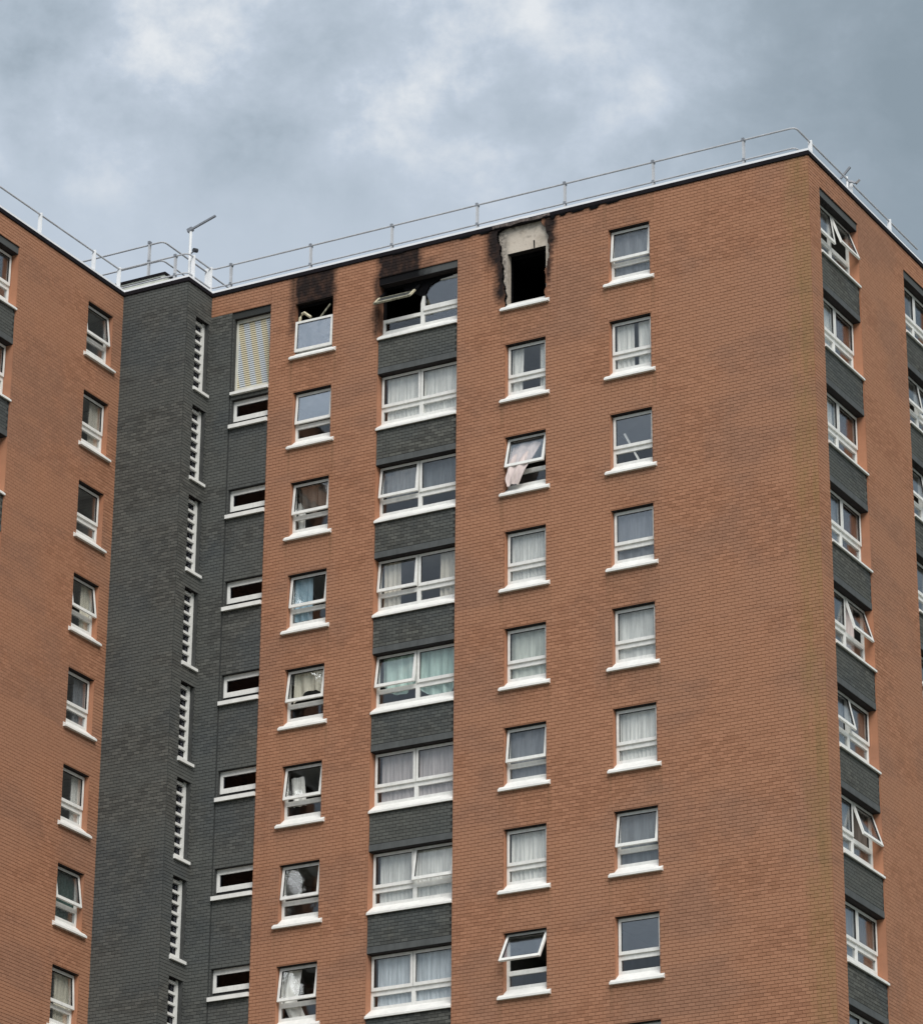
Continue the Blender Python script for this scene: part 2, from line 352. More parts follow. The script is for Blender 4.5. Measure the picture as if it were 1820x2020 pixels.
# openings per facade: (u0,u1,z0,z1,depth)
S_D, B_D = 0.265, 0.36
def singles(u0, rows, skip=()): return [(u0, u0+1.22, 0.05-H*k, 1.68-H*k, S_D) for k in rows if k not in skip]
A_S = dict(col1=-15.61, col3=-8.97, col4=-5.85)
BAY_A, BAY_B, BAY_B2, BAY_C = -12.93, 0.68, 6.26, -8.75
BW = 2.48
SMALL = (-17.63, -16.42)
rows = range(ROWS)
holesA = []
for k_, u in A_S.items(): holesA += singles(u, rows, (0,) if k_ == 'col3' else ())
bayA = [(BAY_A, BAY_A+BW, ZLOW, 1.88, B_D)]
holesA += bayA
PATCH = (-9.50, -7.40, 0.0, ZT)              # burnt cladding, cut finely below
holesA.append((PATCH[0], PATCH[1], PATCH[2], PATCH[3], 0.0))
OUT = [(-8.99,-0.01),(-8.97,0.22),(-9.00,0.48),(-9.04,0.89),(-9.10,1.3),(-9.12,1.7),(-9.18,2.04),(-9.25,2.21),(-9.19,2.44),(-9.01,2.52),(-8.72,2.6),(-8.36,2.6),(-7.87,2.52),(-7.78,2.28),(-7.69,1.97),(-7.63,1.67),(-7.66,1.37),(-7.73,0.99),(-7.76,0.29),(-7.76,-0.01)]
def in_poly(x, z, P=OUT):
    c = False; j = len(P)-1
    for i in range(len(P)):
        if (P[i][1] > z) != (P[j][1] > z) and x < (P[j][0]-P[i][0])*(z-P[i][1])/(P[j][1]-P[i][1])+P[i][0]: c = not c
        j = i
    return c

def wall_mesh(fr, u0, u1, z0, z1, holes, mat, rmat, mb=None, w=0.0):
    """front skin with rectangular openings and their reveals"""
    mb = mb or MB()
    us = sorted({u0, u1, *[h[0] for h in holes], *[h[1] for h in holes]}); us = [u for u in us if u0 <= u <= u1]
    zs = sorted({z0, z1, *[h[2] for h in holes], *[h[3] for h in holes]}); zs = [z for z in zs if z0 <= z <= z1]
    for i in range(len(us)-1):
        for j in range(len(zs)-1):
            uc, zc = (us[i]+us[i+1])/2, (zs[j]+zs[j+1])/2
            if any(h[0] < uc < h[1] and h[2] < zc < h[3] for h in holes): continue
            mb.quad(wpt(fr,us[i],w,zs[j]), wpt(fr,us[i+1],w,zs[j]), wpt(fr,us[i+1],w,zs[j+1]), wpt(fr,us[i],w,zs[j+1]), mat)
    for (a, b, c, d, dep) in holes:
        if dep <= 0: continue
        mb.quad(wpt(fr,a,w,c), wpt(fr,a,w,d), wpt(fr,a,dep,d), wpt(fr,a,dep,c), rmat)
        mb.quad(wpt(fr,b,w,d), wpt(fr,b,w,c), wpt(fr,b,dep,c), wpt(fr,b,dep,d), rmat)
        mb.quad(wpt(fr,a,w,d), wpt(fr,b,w,d), wpt(fr,b,dep,d), wpt(fr,a,dep,d), MT['soffit_shade'])
        mb.quad(wpt(fr,b,w,c), wpt(fr,a,w,c), wpt(fr,a,dep,c), wpt(fr,b,dep,c), rmat)
    return mb
CH, BL, JT, PR = 0.09, 0.20, 0.014, 0.007
def bricks(fr, regions, holes, mb=None, mat=None, w=0.0, skip=None, seed=1):
    rnd = random.Random(seed); mb = mb or MB(); m = mat
    for (u0, u1, z0, z1) in regions:
        n0 = int(math.floor(z0/CH + 1e-6)); n1 = int(math.ceil(z1/CH - 1e-6))
        for n in range(n0, n1):
            a, b = max(n*CH, z0), min((n+1)*CH, z1)
            if b-a < 0.03: continue
            zc = (a+b)/2
            iv = [(u0, u1)]
            for h in holes:
                if h[2] < zc < h[3]:
                    iv = [q for (p0, p1) in iv for q in ((p0, min(p1, h[0])), (max(p0, h[1]), p1)) if q[1]-q[0] > 0.02]
            ph = 0.5*(n % 2)
            for (p0, p1) in iv:
                k0 = int(math.floor(p0/BL - ph)); k1 = int(math.ceil(p1/BL - ph))
                for k in range(k0, k1):
                    x0 = max(p0, (k+ph)*BL)+JT/2; x1 = min(p1, (k+1+ph)*BL)-JT/2
                    if x1-x0 < 0.02: continue
                    if skip and skip((x0+x1)/2, zc): continue
                    pr = PR + rnd.uniform(-0.002, 0.003)
                    za, zb = a+JT/2, b-JT/2; i = len(mb.v)
                    mb.v += [wpt(fr,x0,w,za), wpt(fr,x1,w,za), wpt(fr,x1,w,zb), wpt(fr,x0,w,zb), wpt(fr,x0,w-pr,za), wpt(fr,x1,w-pr,za), wpt(fr,x1,w-pr,zb), wpt(fr,x0,w-pr,zb)]
                    mb.f += [(i+4,i+5,i+6,i+7),(i,i+1,i+5,i+4),(i+1,i+2,i+6,i+5),(i+2,i+3,i+7,i+6),(i+3,i,i+4,i+7)]
                    mb.mi += [mb.midx(m)]*5
    return mb

# ------------------------------------------------------------------ facade A (main front)
ONE = (-3.85, -0.20, -20.34, -18.90)         # nearest courses: each brick an object of its own
def skipA(x, z): return (ONE[0] < x < ONE[1] and ONE[2] < z < ONE[3])
mbA = wall_mesh('A', SMALL[1], 0.0, GZ, ZT, holesA, MT['mort_a'], MT['reveal'])
mbA = wall_mesh('A', XD, SMALL[1], 1.88, ZT, [], MT['mort_a'], MT['reveal'], mbA)
wallA = part('main_front_wall', mbA, label='red brick main front with soot above three burnt windows')
brA = bricks('A', [(SMALL[1], 0.0, ZLOW, ZT), (XD, SMALL[1], 1.88, ZT)], [h for h in holesA if h[4] > 0] + [(PATCH[0], PATCH[1], PATCH[2], PATCH[3], 0)], mat=MT['red_a'], skip=skipA, seed=3)
# ragged bricks round the burnt patch
ragged = random.Random(5)
jit = {}
def skip_patch(x, z):
    return any(in_poly(x+q+ragged.uniform(-0.02, 0.02), z) for q in (-.13,-.06,0,.06,.13))
bricks('A', [PATCH], [], mb=brA, mat=MT['red_a'], skip=skip_patch, seed=9)
obj('brickwork', brA, wallA, kind='stuff')
one = MB(); one.box(-BL/2+JT/2, BL/2-JT/2, -PR, 0.0, -CH/2+JT/2, CH/2-JT/2, MT['red_a']); one_me = one.mesh('brick')
cnt = 0
for n in range(int(round(ONE[2]/CH)), int(round(ONE[3]/CH))):
    ph = 0.5*(n % 2)
    for k in range(int(ONE[0]/BL)-2, 1):
        xc = (k+ph+0.5)*BL
        if ONE[0] < xc < ONE[1]:
            obj('brick', one_me, wallA, (xc, -random.uniform(0, 0.0025), (n+0.5)*CH)); cnt += 1
# burnt cladding skin: fine cells with a ragged hole, and its charred edge
cs = 0.02; nx = round((PATCH[1]-PATCH[0])/cs); nz = round((PATCH[3]-PATCH[2])/cs)
dx = (PATCH[1]-PATCH[0])/nx; dz = (PATCH[3]-PATCH[2])/nz
wob = random.Random(11); rowj = [0.02*math.sin(q*0.17)+0.015*math.sin(q*0.43+1)+wob.uniform(-0.006, 0.006) for q in range(nz+1)]
solid = [[not in_poly(PATCH[0]+(i+.5)*dx+rowj[j], PATCH[2]+(j+.5)*dz) for j in range(nz)] for i in range(nx)]
mp = MB(); T = 0.11
for i in range(nx):
    for j in range(nz):
        if not solid[i][j]: continue
        x0, x1, z0, z1 = PATCH[0]+i*dx, PATCH[0]+(i+1)*dx, PATCH[2]+j*dz, PATCH[2]+(j+1)*dz
        mp.quad((x0,0,z0),(x1,0,z0),(x1,0,z1),(x0,0,z1), MT['mort_a'])
        for di, dj, q in ((-1,0,((x0,0,z1),(x0,0,z0),(x0,T,z0),(x0,T,z1))), (1,0,((x1,0,z0),(x1,0,z1),(x1,T,z1),(x1,T,z0))), (0,-1,((x0,0,z0),(x1,0,z0),(x1,T,z0),(x0,T,z0))), (0,1,((x1,0,z1),(x0,0,z1),(x0,T,z1),(x1,T,z1)))):
            a, b = i+di, j+dj
            if 0 <= a < nx and 0 <= b < nz and not solid[a][b]: mp.quad(*q, MT['char'])
part('burnt_cladding', mp, label='ragged charred edge of burnt-off cladding')
cm = wall_mesh('A', PATCH[0], PATCH[1], PATCH[2]-0.05, 2.70, [(-8.97, -7.79, 0.22, 1.74, 0.32)], MT['concrete'], MT['concrete'], w=T)
pc = part('concrete_panel', cm, label='bare pale concrete above the burnt-out window')
ck = MB()
for (x0, z0, x1, z1) in ((-8.14,1.75,-8.15,1.98),):
    ck.bar((x0,T-0.002,z0),(x1,T-0.002,z1), 0.035, MT['char'], 0.01)
obj('crack', ck, pc)
fl = MB(); rr = random.Random(21)                          # peeled fascia trim above the patch
prev = None
for i in range(17):
    x = -9.35 + i*0.11; z = 2.535 + 0.018*math.sin(i*0.9) + rr.uniform(-0.006, 0.006); y = -0.05 + rr.uniform(-0.03, 0.02)
    if prev: fl.hexa([(prev[0],prev[1],prev[2]-.02),(x,y,z-.02),(x,y+.012,z-.02),(prev[0],prev[1]+.012,prev[2]-.02),(prev[0],prev[1]-.02,prev[2]+.06),(x,y-.02,z+.06),(x,y-.008,z+.06),(prev[0],prev[1]-.008,prev[2]+.06)], MT['scorch'])
    prev = (x, y, z)
for x, w_, h_ in ((-7.5,.16,.10),(-7.2,.22,.07),(-6.75,.5,.06),(-6.25,.34,.10),(-9.6,.4,.06),(-5.7,.5,.05),(-10.2,.5,.05),(-12.3,.5,.04)):
    fl.hexa([(x-w_*.3,-.035,2.51-h_),(x+w_*.3,-.035,2.51-h_*.8),(x+w_*.3,-.01,2.51-h_*.8),(x-w_*.3,-.01,2.51-h_),(x-w_/2,-.046,2.53),(x+w_/2,-.046,2.53),(x+w_/2,-.01,2.53),(x-w_/2,-.01,2.53)], MT['char'])
part('buckled_trim', fl, label='buckled scorched roof trim above the burnt window', kind='stuff')

# ------------------------------------------------------------------ dark strip on A, D1, D2
smallholes = [(SMALL[0], SMALL[1], -0.60, 1.68, 0.26)] + [(SMALL[0], SMALL[1], -1.56-H*j, -0.82-H*j, 0.26) for j in range(ROWS-1)]
sw = 0.035
md = wall_mesh('A', XD, SMALL[0]-0.06, GZ, 1.88, [], MT['mort_d'], MT['reveal_d'])
md = wall_mesh('A', SMALL[0]-0.06, SMALL[1], GZ, 1.88, smallholes, MT['mort_d'], MT['reveal_d'], md, w=sw)
md.quad((SMALL[0]-0.06,0,GZ),(SMALL[0]-0.06,sw,GZ),(SMALL[0]-0.06,sw,1.88),(SMALL[0]-0.06,0,1.88), MT['reveal_d'])
md.quad((SMALL[1],sw,GZ),(SMALL[1],0,GZ),(SMALL[1],0,1.88),(SMALL[1],sw,1.88), MT['reveal'])
md.quad((SMALL[0]-0.06,0,1.88),(SMALL[1],0,1.88),(SMALL[1],sw,1.88),(SMALL[0]-0.06,sw,1.88), MT['reveal_d'])
wd_ = part('stair_panel_wall', md, label='dark grey brick strip beside the stair core')
bd = bricks('A', [(XD, SMALL[0]-0.06, ZLOW, 1.88)], [], mat=MT['dark'], seed=4)
bricks('A', [(SMALL[0]-0.05, SMALL[1], ZLOW, 1.70)], smallholes, mb=bd, mat=MT['dark'], w=sw, seed=6)
obj('brickwork', bd, wd_, kind='stuff')
m1 = wall_mesh('D1', XC, XD, GZ, ZT, [], MT['mort_d'], MT['reveal_d'])
w1 = part('stair_core_wall', m1, label='dark grey brick front of the stair core')
obj('brickwork', bricks('D1', [(XC, XD, ZLOW, ZT)], [], mat=MT['dark'], seed=8), w1, kind='stuff')
slots = [(-0.78, -0.13, -0.55-H*k, 1.64-H*k, 0.30) for k in rows]
m2 = wall_mesh('D2', YD, 0.0, GZ, ZT, slots, MT['mort_d'], MT['reveal_d'])
w2 = part('stair_core_side_wall', m2, label='dark grey brick side of the stair core with slot windows')
obj('brickwork', bricks('D2', [(YD, 0.0, ZLOW, ZT)], slots, mat=MT['dark'], seed=10), w2, kind='stuff')
# ------------------------------------------------------------------ facades B and C
hB = [(u, u+BW, ZLOW, 1.88, B_D) for u in (BAY_B, BAY_B2)]
wB = part('end_wall', wall_mesh('B', 0.0, YF, GZ, ZT, hB, MT['mort'], MT['reveal']), label='red brick end wall round the right-hand corner')
obj('brickwork', bricks('B', [(0.0, YF, ZLOW, ZT)], hB, mat=MT['red'], seed=12), wB, kind='stuff')
UC = -2.93
hC = singles(UC, rows) + [(BAY_C, BAY_C+BW, ZLOW, 1.88, B_D)]
wC = part('left_wing_wall', wall_mesh('C', YN, YD, GZ, ZT, hC, MT['mort'], MT['reveal']), label='red brick wall of the left wing')
obj('brickwork', bricks('C', [(YN, YD, ZLOW, ZT)], hC, mat=MT['red'], seed=14), wC, kind='stuff')
# remaining outer shell and roof
sh = MB()
for (a, b) in (((0,YF),(XW,YF)), ((XW,YF),(XW,YN)), ((XW,YN),(XC,YN))):
    sh.quad((a[0],a[1],GZ),(b[0],b[1],GZ),(b[0],b[1],ZT),(a[0],a[1],ZT), MT['mort'])
part('rear_wall', sh)
rf = MB()
for (x0, x1, y0, y1) in ((XW, XC, YN, YF), (XC, XD, YD, YF), (XD, 0, 0, YF)):
    rf.quad((x0,y0,2.55),(x1,y0,2.55),(x1,y1,2.55),(x0,y1,2.55), MT['roof'])
part('flat_roof', rf)
EDGE = [(XW, YN), (XC, YN), (XC, YD), (XD, YD), (XD, 0), (0, 0), (0, YF), (XW, YF)]
def offset(P, d):
    out = []
    for i in range(len(P)):
        p0, p1, p2 = Vector(P[i-1]), Vector(P[i]), Vector(P[(i+1) % len(P)])
        n1 = Vector(((p1-p0).y, -(p1-p0).x)).normalized(); n2 = Vector(((p2-p1).y, -(p2-p1).x)).normalized()
        out.append(p1 + (n1+n2)/(1+n1.dot(n2))*d)
    return out
def ring(mb, o0, o1, z0, z1, m):
    a, b = offset(EDGE, o0), offset(EDGE, o1)
    for i in range(len(a)):
        j = (i+1) % len(a)
        mb.hexa([(b[i].x,b[i].y,z0),(b[j].x,b[j].y,z0),(a[j].x,a[j].y,z0),(a[i].x,a[i].y,z0),(b[i].x,b[i].y,z1),(b[j].x,b[j].y,z1),(a[j].x,a[j].y,z1),(a[i].x,a[i].y,z1)], m)
fa = MB(); ring(fa, -0.10, 0.045, ZT+0.001, ZT+0.115, MT['fascia']); fas = part('fascia', fa, label='thin black roof edge trim')
cp = MB(); ring(cp, -0.28, 0.030, ZT+0.116, ZT+0.185, MT['coping']); obj('coping', cp, fas, -Vector((0,0,0)))

# ------------------------------------------------------------------ spandrels in the double-window bays
def spandrel(fr, u0, k, first=False):
    z1 = -0.03-H*k; z0 = 1.68-H*(k+1)
    if first: z0, z1 = 1.68, 1.88
    o, a = FR[fr]
    key = ('sp', first)
    if key not in CACHE:
        h = z1-z0
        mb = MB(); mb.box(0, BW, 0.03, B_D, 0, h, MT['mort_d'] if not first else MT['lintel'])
        mb.box(0.0, BW, 0.032, B_D, -0.012, -0.001, MT['soffit_shade'])  # thin near-black plate, painted shade on the panel's underside
        if not first: mb.box(0.0, BW, 0.020, 0.0295, 0.0, 0.17, MT['span_trim'])
        br = None
        if not first:
            br = MB(); rnd = random.Random(2)
            nn = int((h-0.18)/CH)
            for n in range(nn):
                ph = 0.5*(n % 2)
                for q in range(-1, 12):
                    x0, x1 = max(0.0, (q+ph)*BL)+JT/2, min(BW, (q+1+ph)*BL)-JT/2
                    if x1-x0 < 0.03: continue
                    pr = PR+rnd.uniform(-.002,.003); za = 0.18+n*CH+JT/2; zb = za+CH-JT
                    br.box(x0, x1, 0.03-pr, 0.0302, za, zb, MT['span'])
            br = br.mesh('brickwork')
        CACHE[key] = (mb.mesh('spandrel_panel'), br)
    me, br = CACHE[key]
    s = part('spandrel_panel' if not first else 'lintel_panel', me, wpt(fr, u0, 0, z0), (0,0,a))
    if br: obj('brickwork', br, s, kind='stuff')
CACHE = {}
BAYS = [('A', BAY_A), ('B', BAY_B), ('B', BAY_B2), ('C', BAY_C)]
for fr, u in BAYS:
    spandrel(fr, u, 0, True)
    for k in range(ROWS-1): spandrel(fr, u, k)

# ------------------------------------------------------------------ windows
UP, GL_, GS = MT['upvc'], MT['glass'], MT['gasket']
def frame_mesh(W, y0, halves):
    """outer frame: stiles, head, bottom rail, transom, mullion (local: x along, y inwards, z up)"""
    mb = MB(); f = 0.068; d = 0.07
    mb.box(0, f, y0, y0+d, 0.08, 1.70, UP); mb.box(W-f, W, y0, y0+d, 0.08, 1.70, UP)
    mb.box(f, W-f, y0, y0+d, 1.60, 1.70, UP); mb.box(f, W-f, y0-0.004, y0+d, 0.08, 0.345, UP)
    mb.box(f, W-f, y0+0.004, y0+d, 0.625, 0.745, UP)
    if halves == 2:
        mb.box(W/2-0.055, W/2+0.055, y0-0.002, y0+d, 0.345, 1.60, UP)
    return mb
def sash_mesh(w, h):
    """top hung sash, origin at its top left hinge, hanging down -z"""
    mb = MB(); r = 0.068; d = 0.055
    mb.box(0, r, -d, 0, -h, 0, UP); mb.box(w-r, w, -d, 0, -h, 0, UP)
    mb.box(r, w-r, -d, 0, -r, 0, UP); mb.box(r, w-r, -d, 0, -h, -h+r*1.25, UP)
    q = 0.010
    mb.box(r, r+q, -d+.012, -.004, -h+r*1.25, -r, GS); mb.box(w-r-q, w-r, -d+.012, -.004, -h+r*1.25, -r, GS)
    mb.box(r+q, w-r-q, -d+.012, -.004, -r-q, -r, GS)
    return mb
def pane_mesh(w, h, y, m): 
    mb = MB(); mb.box(0, w, y, y+0.018, -h, 0, m); return mb
def sill_mesh(W, yb, over, front=0.10):
    mb = MB(); m = MT['sill']
    a, b = -over, W+over
    prof = [(-front,-0.02),(-front,0.030),(0.0,0.030+0.85*front),(0.0,-0.02)]
    i = len(mb.v)
    for x in (a, b):
        for (y, z) in prof: mb.v.append((x, y, z))
    for k in range(4):
        j = (k+1) % 4; mb.f.append((i+k, i+j, i+4+j, i+4+k)); mb.mi.append(mb.midx(m))
    mb.f += [(i+3,i+2,i+1,i), (i+4,i+5,i+6,i+7)]; mb.mi += [0, 0]
    mb.hexa([(0.002,-0.001,0.03),(W-.002,-0.001,0.03),(W-.002,yb,0.03),(0.002,yb,0.03),(0.002,-0.001,0.033+0.85*front),(W-.002,-0.001,0.033+0.85*front),(W-.002,yb,0.27),(0.002,yb,0.27)], m)
    return mb
SASH_H = 0.90; SASH_Z = 1.645
def me_(key, fn):
    if key not in CACHE: CACHE[key] = fn()
    return CACHE[key]
def window(fr, u0, k, W=1.22, y0=0.178, halves=1, open_=(0,), glass=(None,), over=0.125, lower=None, z=None):
    o, a = FR[fr]; zz = -H*k
    wn = part('window', me_(('fr', W, y0, halves), lambda: frame_mesh(W, y0, halves).mesh('window')), wpt(fr, u0, 0, zz), (0,0,a))
    obj('sill', me_(('sl', W, y0, over), lambda: sill_mesh(W, y0, over, 0.10 if halves == 1 else 0.05).mesh('sill')), wn)
    cw = (W if halves == 1 else W/2+0.02) - 0.06
    for i in range(halves):
        x0 = 0.03 if i == 0 else W/2 - 0.02 + 0.03
        th = -math.radians(open_[i]) if open_[i] is not None else 0
        g = glass[i] if i < len(glass) and glass[i] else GL_
        if open_[i] is not None:
            obj('sash', me_(('sa', round(cw,3)), lambda: sash_mesh(cw, SASH_H).mesh('sash')), wn, (x0, y0+0.012, SASH_Z), (th,0,0))
            R = Matrix.Rotation(th, 3, 'X')
            obj('pane', me_(('pn', round(cw,3), g.name), lambda: pane_mesh(cw-0.12, SASH_H-0.13, -0.032, g).mesh('pane')), wn, Vector((x0+0.06, y0+0.012, SASH_Z)) + R @ Vector((0,0,-0.06)), (th,0,0))
        xl0 = 0.068 if i == 0 else W/2+0.055; xl1 = (W-0.068) if halves == 1 or i == 1 else W/2-0.055
        obj('pane', me_(('pl', round(xl1-xl0,3)), lambda: pane_mesh(xl1-xl0, 0.285, 0, GL_).mesh('pane')), wn, (xl0, y0+0.03, 0.6275))
    return wn

# ---- rooms behind the windows
def room(fr, u0, k, W, dep, burnt=False, depth=3.4, ext=0.5):
    o, a = FR[fr]; m = MT['char'] if burnt else MT['room']; c = MT['char'] if burnt else MT['ceil']
    def mk():
        mb = MB(); x0, x1, y0, y1, z0, z1 = -ext, W+ext, dep, dep+depth, -0.75, 1.80
        mb.quad((x0,y0,z1),(x0,y1,z1),(x1,y1,z1),(x1,y0,z1), c); mb.quad((x0,y0,z0),(x1,y0,z0),(x1,y1,z0),(x0,y1,z0), m)
        mb.quad((x0,y1,z0),(x1,y1,z0),(x1,y1,z1),(x0,y1,z1), m)
        mb.quad((x0,y0,z0),(x0,y1,z0),(x0,y1,z1),(x0,y0,z1), m); mb.quad((x1,y1,z0),(x1,y0,z0),(x1,y0,z1),(x1,y1,z1), m)
        # inner face of the outer wall round the opening
        for q in ((x0,0,z0,z1),(W,x1,z0,z1),(0,W,z0,0.05),(0,W,1.68,z1)):
            mb.quad((q[0],y0,q[2]),(q[1],y0,q[2]),(q[1],y0,q[3]),(q[0],y0,q[3]), m)
        return mb.mesh('room_lining')
    part('room_lining', me_(('rm', W, dep, burnt, depth, ext), mk), wpt(fr, u0, 0, -H*k), (0,0,a))

# ---- curtains
ORD = ['top', 'second', 'third', 'fourth', 'fifth', 'sixth', 'seventh', 'eighth', 'ninth']
COLN = {('A','col1'): 'column left of the doubles', ('A','bay'): 'double windows of main front',
        ('A','col3'): 'column right of the doubles', ('A','col4'): 'column nearest the corner',
        ('B','bay'): 'double windows round the corner', ('C','col'): 'single column on the left wing'}
cur_rnd = random.Random(31)
def sheet(x0, x1, z0, z1, y, m, folds=9, amp=0.025, lean=0.0, swag=0.0, name='curtain'):
    mb = MB(); n = max(8, int((x1-x0)*34)); nz = 8; ph = cur_rnd.uniform(0, 6)
    idx = len(mb.v)
    for j in range(nz+1):
        t = j/nz
        for i in range(n+1):
            s = i/n; fx = s*(x1-x0)*folds
            yy = y + amp*math.sin(fx*2*math.pi/1.0+ph+0.6*math.sin(t*3)) * (0.5+0.5*t) + 0.012*math.sin(fx*9+ph)
            zt = z1 - swag*math.sin(math.pi*s)*0.0
            zb = z0 + swag*(4*(s-0.5)**2)
            mb.v.append((x0+(x1-x0)*s+lean*t, yy, zt+(zb-zt)*t))
    for j in range(nz):
        for i in range(n):
            a = idx+j*(n+1)+i; mb.f.append((a, a+1, a+n+2, a+n+1)); mb.mi.append(mb.midx(m))
    me = mb.mesh(name)
    for p in me.polygons: p.use_smooth = True
    return me
def curtain(fr, col, u0, k, label, pieces, dep, name='curtain', cat='curtain'):
    o, a = FR[fr]
    # several pieces of one pair are one thing with parts
    lab = f'{label}, {ORD[k]} row, {COLN[(fr,col)]}'
    loc = wpt(fr, u0, 0, -H*k)
    if len(pieces) == 1:
        return obj(name, pieces[0], None, loc, (0,0,a), label=lab, cat=cat, group='curtains and blinds in the windows')
    e = bpy.data.objects.new(name+'_pair', None); COL.objects.link(e); e.location = loc; e.rotation_euler = (0,0,a)
    e['label'] = lab; e['category'] = cat; e['group'] = 'curtains and blinds in the windows'
    for p in pieces: obj('drape', p, e)
    return e
YS, YB = 0.290, 0.385                              # depth of curtain behind single / double windows

# ======== main front, first single column
C1 = A_S['col1']
for k in rows:
    room('A', C1, k, 1.22, S_D, burnt=(k == 0))
    if k == 0: continue
    ang = {1: 4, 2: 6, 3: 6, 4: 9, 5: 8, 6: 7, 7: 8, 8: 6}[k]
    window('A', C1, k, open_=(ang,), glass=(MT['glass_hi'] if k == 1 else None,))
curtain('A','col1',C1,2,'brown sheet sagging across the upper pane',[sheet(0.1,1.15,0.8,1.6,YS,CL['brown'],4,.04,swag=.45), sheet(0.05,0.3,0.2,1.2,YS+.06,CL['white'],6)],YS)
curtain('A','col1',C1,3,'sky blue curtain drawn to the left',[sheet(0.05,0.62,0.4,1.62,YS,CL['sky'],5,.03)],YS)
curtain('A','col1',C1,4,'cream sheet draped in a swag',[sheet(0.15,1.2,1.1,1.64,YS,CL['cream'],3,.05,swag=-.35)],YS)
curtain('A','col1',C1,5,'white curtain bundled to the left',[sheet(0.10,0.50,0.62,1.42,YS,CL['white'],5,.05,lean=.08)],YS)
curtain('A','col1',C1,7,'white curtain hanging askew at the left',[sheet(0.08,0.62,0.75,1.62,YS,CL['white'],3,.05,lean=-.12), sheet(0.05,0.55,0.25,0.75,YS,CL['white'],3,.03,lean=.25)],YS)
# ======== main front, double windows
bay_open = {1: (0,0), 2: (7,0), 3: (6,0), 4: (9,0), 5: (0,0), 6: (0,10), 7: (0,0), 8: (0,0)}
for k in rows:
    room('A', BAY_A, k, BW, B_D, burnt=(k == 0), ext=0.3)
    if k == 0: continue
    window('A', BAY_A, k, W=BW, y0=0.27, halves=2, open_=bay_open[k], glass=(None, None), over=0.0)
def net(k, m, label, dz=0.0): curtain('A','bay',BAY_A,k,label,[sheet(0.14,BW-.04,0.2,1.64,YB,CL[m],8,.018)],YB)
net(1, 'white', 'white net curtains')
curtain('A','bay',BAY_A,2,'dark grey blind',[sheet(0.14,BW-.04,0.75,1.66,YB,CL['blind'],2,.006)],YB,'blind','blind')
curtain('A','bay',BAY_A,3,'pair of beige curtains drawn to both sides',[sheet(0.14,0.62,0.2,1.64,YB,CL['beige'],7,.04), sheet(1.85,BW-.03,0.2,1.64,YB,CL['beige'],7,.04)],YB)
curtain('A','bay',BAY_A,4,'pale teal curtains hanging in swags',[sheet(0.12,1.22,0.55,1.64,YB,CL['teal'],3,.05,swag=.35), sheet(1.25,BW-.04,0.35,1.64,YB,CL['teal'],3,.05,swag=.25)],YB)
net(5, 'lilac', 'lilac grey net curtains')
net(6, 'net', 'striped white net curtains')
net(7, 'blue', 'smooth pale blue grey net curtains')
net(8, 'net', 'grey net curtains')
# ======== column right of the double windows
C3 = A_S['col3']
for k in rows:
    room('A', C3, k, 1.22, S_D if k else 0.43, burnt=(k in (0,)))
    if k == 0: continue
    window('A', C3, k, open_=({1: 0, 2: 15, 3: 0, 4: 0, 5: 7, 6: 0, 7: 31, 8: 0}[k],))
curtain('A','col3',C3,1,'pair of white curtains with a gap between',[sheet(0.08,0.42,0.3,1.62,YS,CL['white'],6,.03,lean=-.05), sheet(0.92,1.2,0.3,1.62,YS,CL['white'],6,.03)],YS)
curtain('A','col3',C3,3,'grey white pleated net curtain',[sheet(0.06,1.2,0.15,1.64,YS,CL['net'],9,.02)],YS)
curtain('A','col3',C3,4,'pale greenish net curtain',[sheet(0.06,1.2,0.15,1.64,YS,CL['green'],3,.012)],YS)
curtain('A','col3',C3,5,'plain grey blind',[sheet(0.06,1.2,0.15,1.64,YS,CL['grey'],2,.006)],YS,'blind','blind')
curtain('A','col3',C3,6,'white pleated net curtain',[sheet(0.06,1.2,0.15,1.64,YS,CL['white'],8,.03)],YS)
# pink white curtain blown out of the open third window
pb = MB(); rn = random.Random(4); nI, nJ = 10, 14
path = [(0.28,1.50),(0.10,1.20),(-0.02,0.92),(-0.06,0.74),(-0.10,0.55),(-0.09,0.38),(-0.07,0.22)]
for j in range(nJ+1):
    t = j/nJ*(len(path)-1); q = min(int(t), len(path)-2); ft = t-q
    y = path[q][0]*(1-ft)+path[q+1][0]*ft; z = path[q][1]*(1-ft)+path[q+1][1]*ft
    xa = 0.10+0.02*math.sin(j); xb = 0.95-0.52*(j/nJ)**1.3
    for i in range(nI+1):
        s = i/nI; pb.v.append((xa+(xb-xa)*s, y+0.03*math.sin(s*14+j*.4), z+0.05*math.sin(s*3.1)))
for j in range(nJ):
    for i in range(nI):
        a = j*(nI+1)+i; pb.f.append((a,a+1,a+nI+2,a+nI+1)); pb.mi.append(pb.midx(CL['pink']))
pm = pb.mesh('curtain')
for p in pm.polygons: p.use_smooth = True
curtain('A','col3',C3,2,'pinkish curtain hanging out of the open window',[pm],YS)
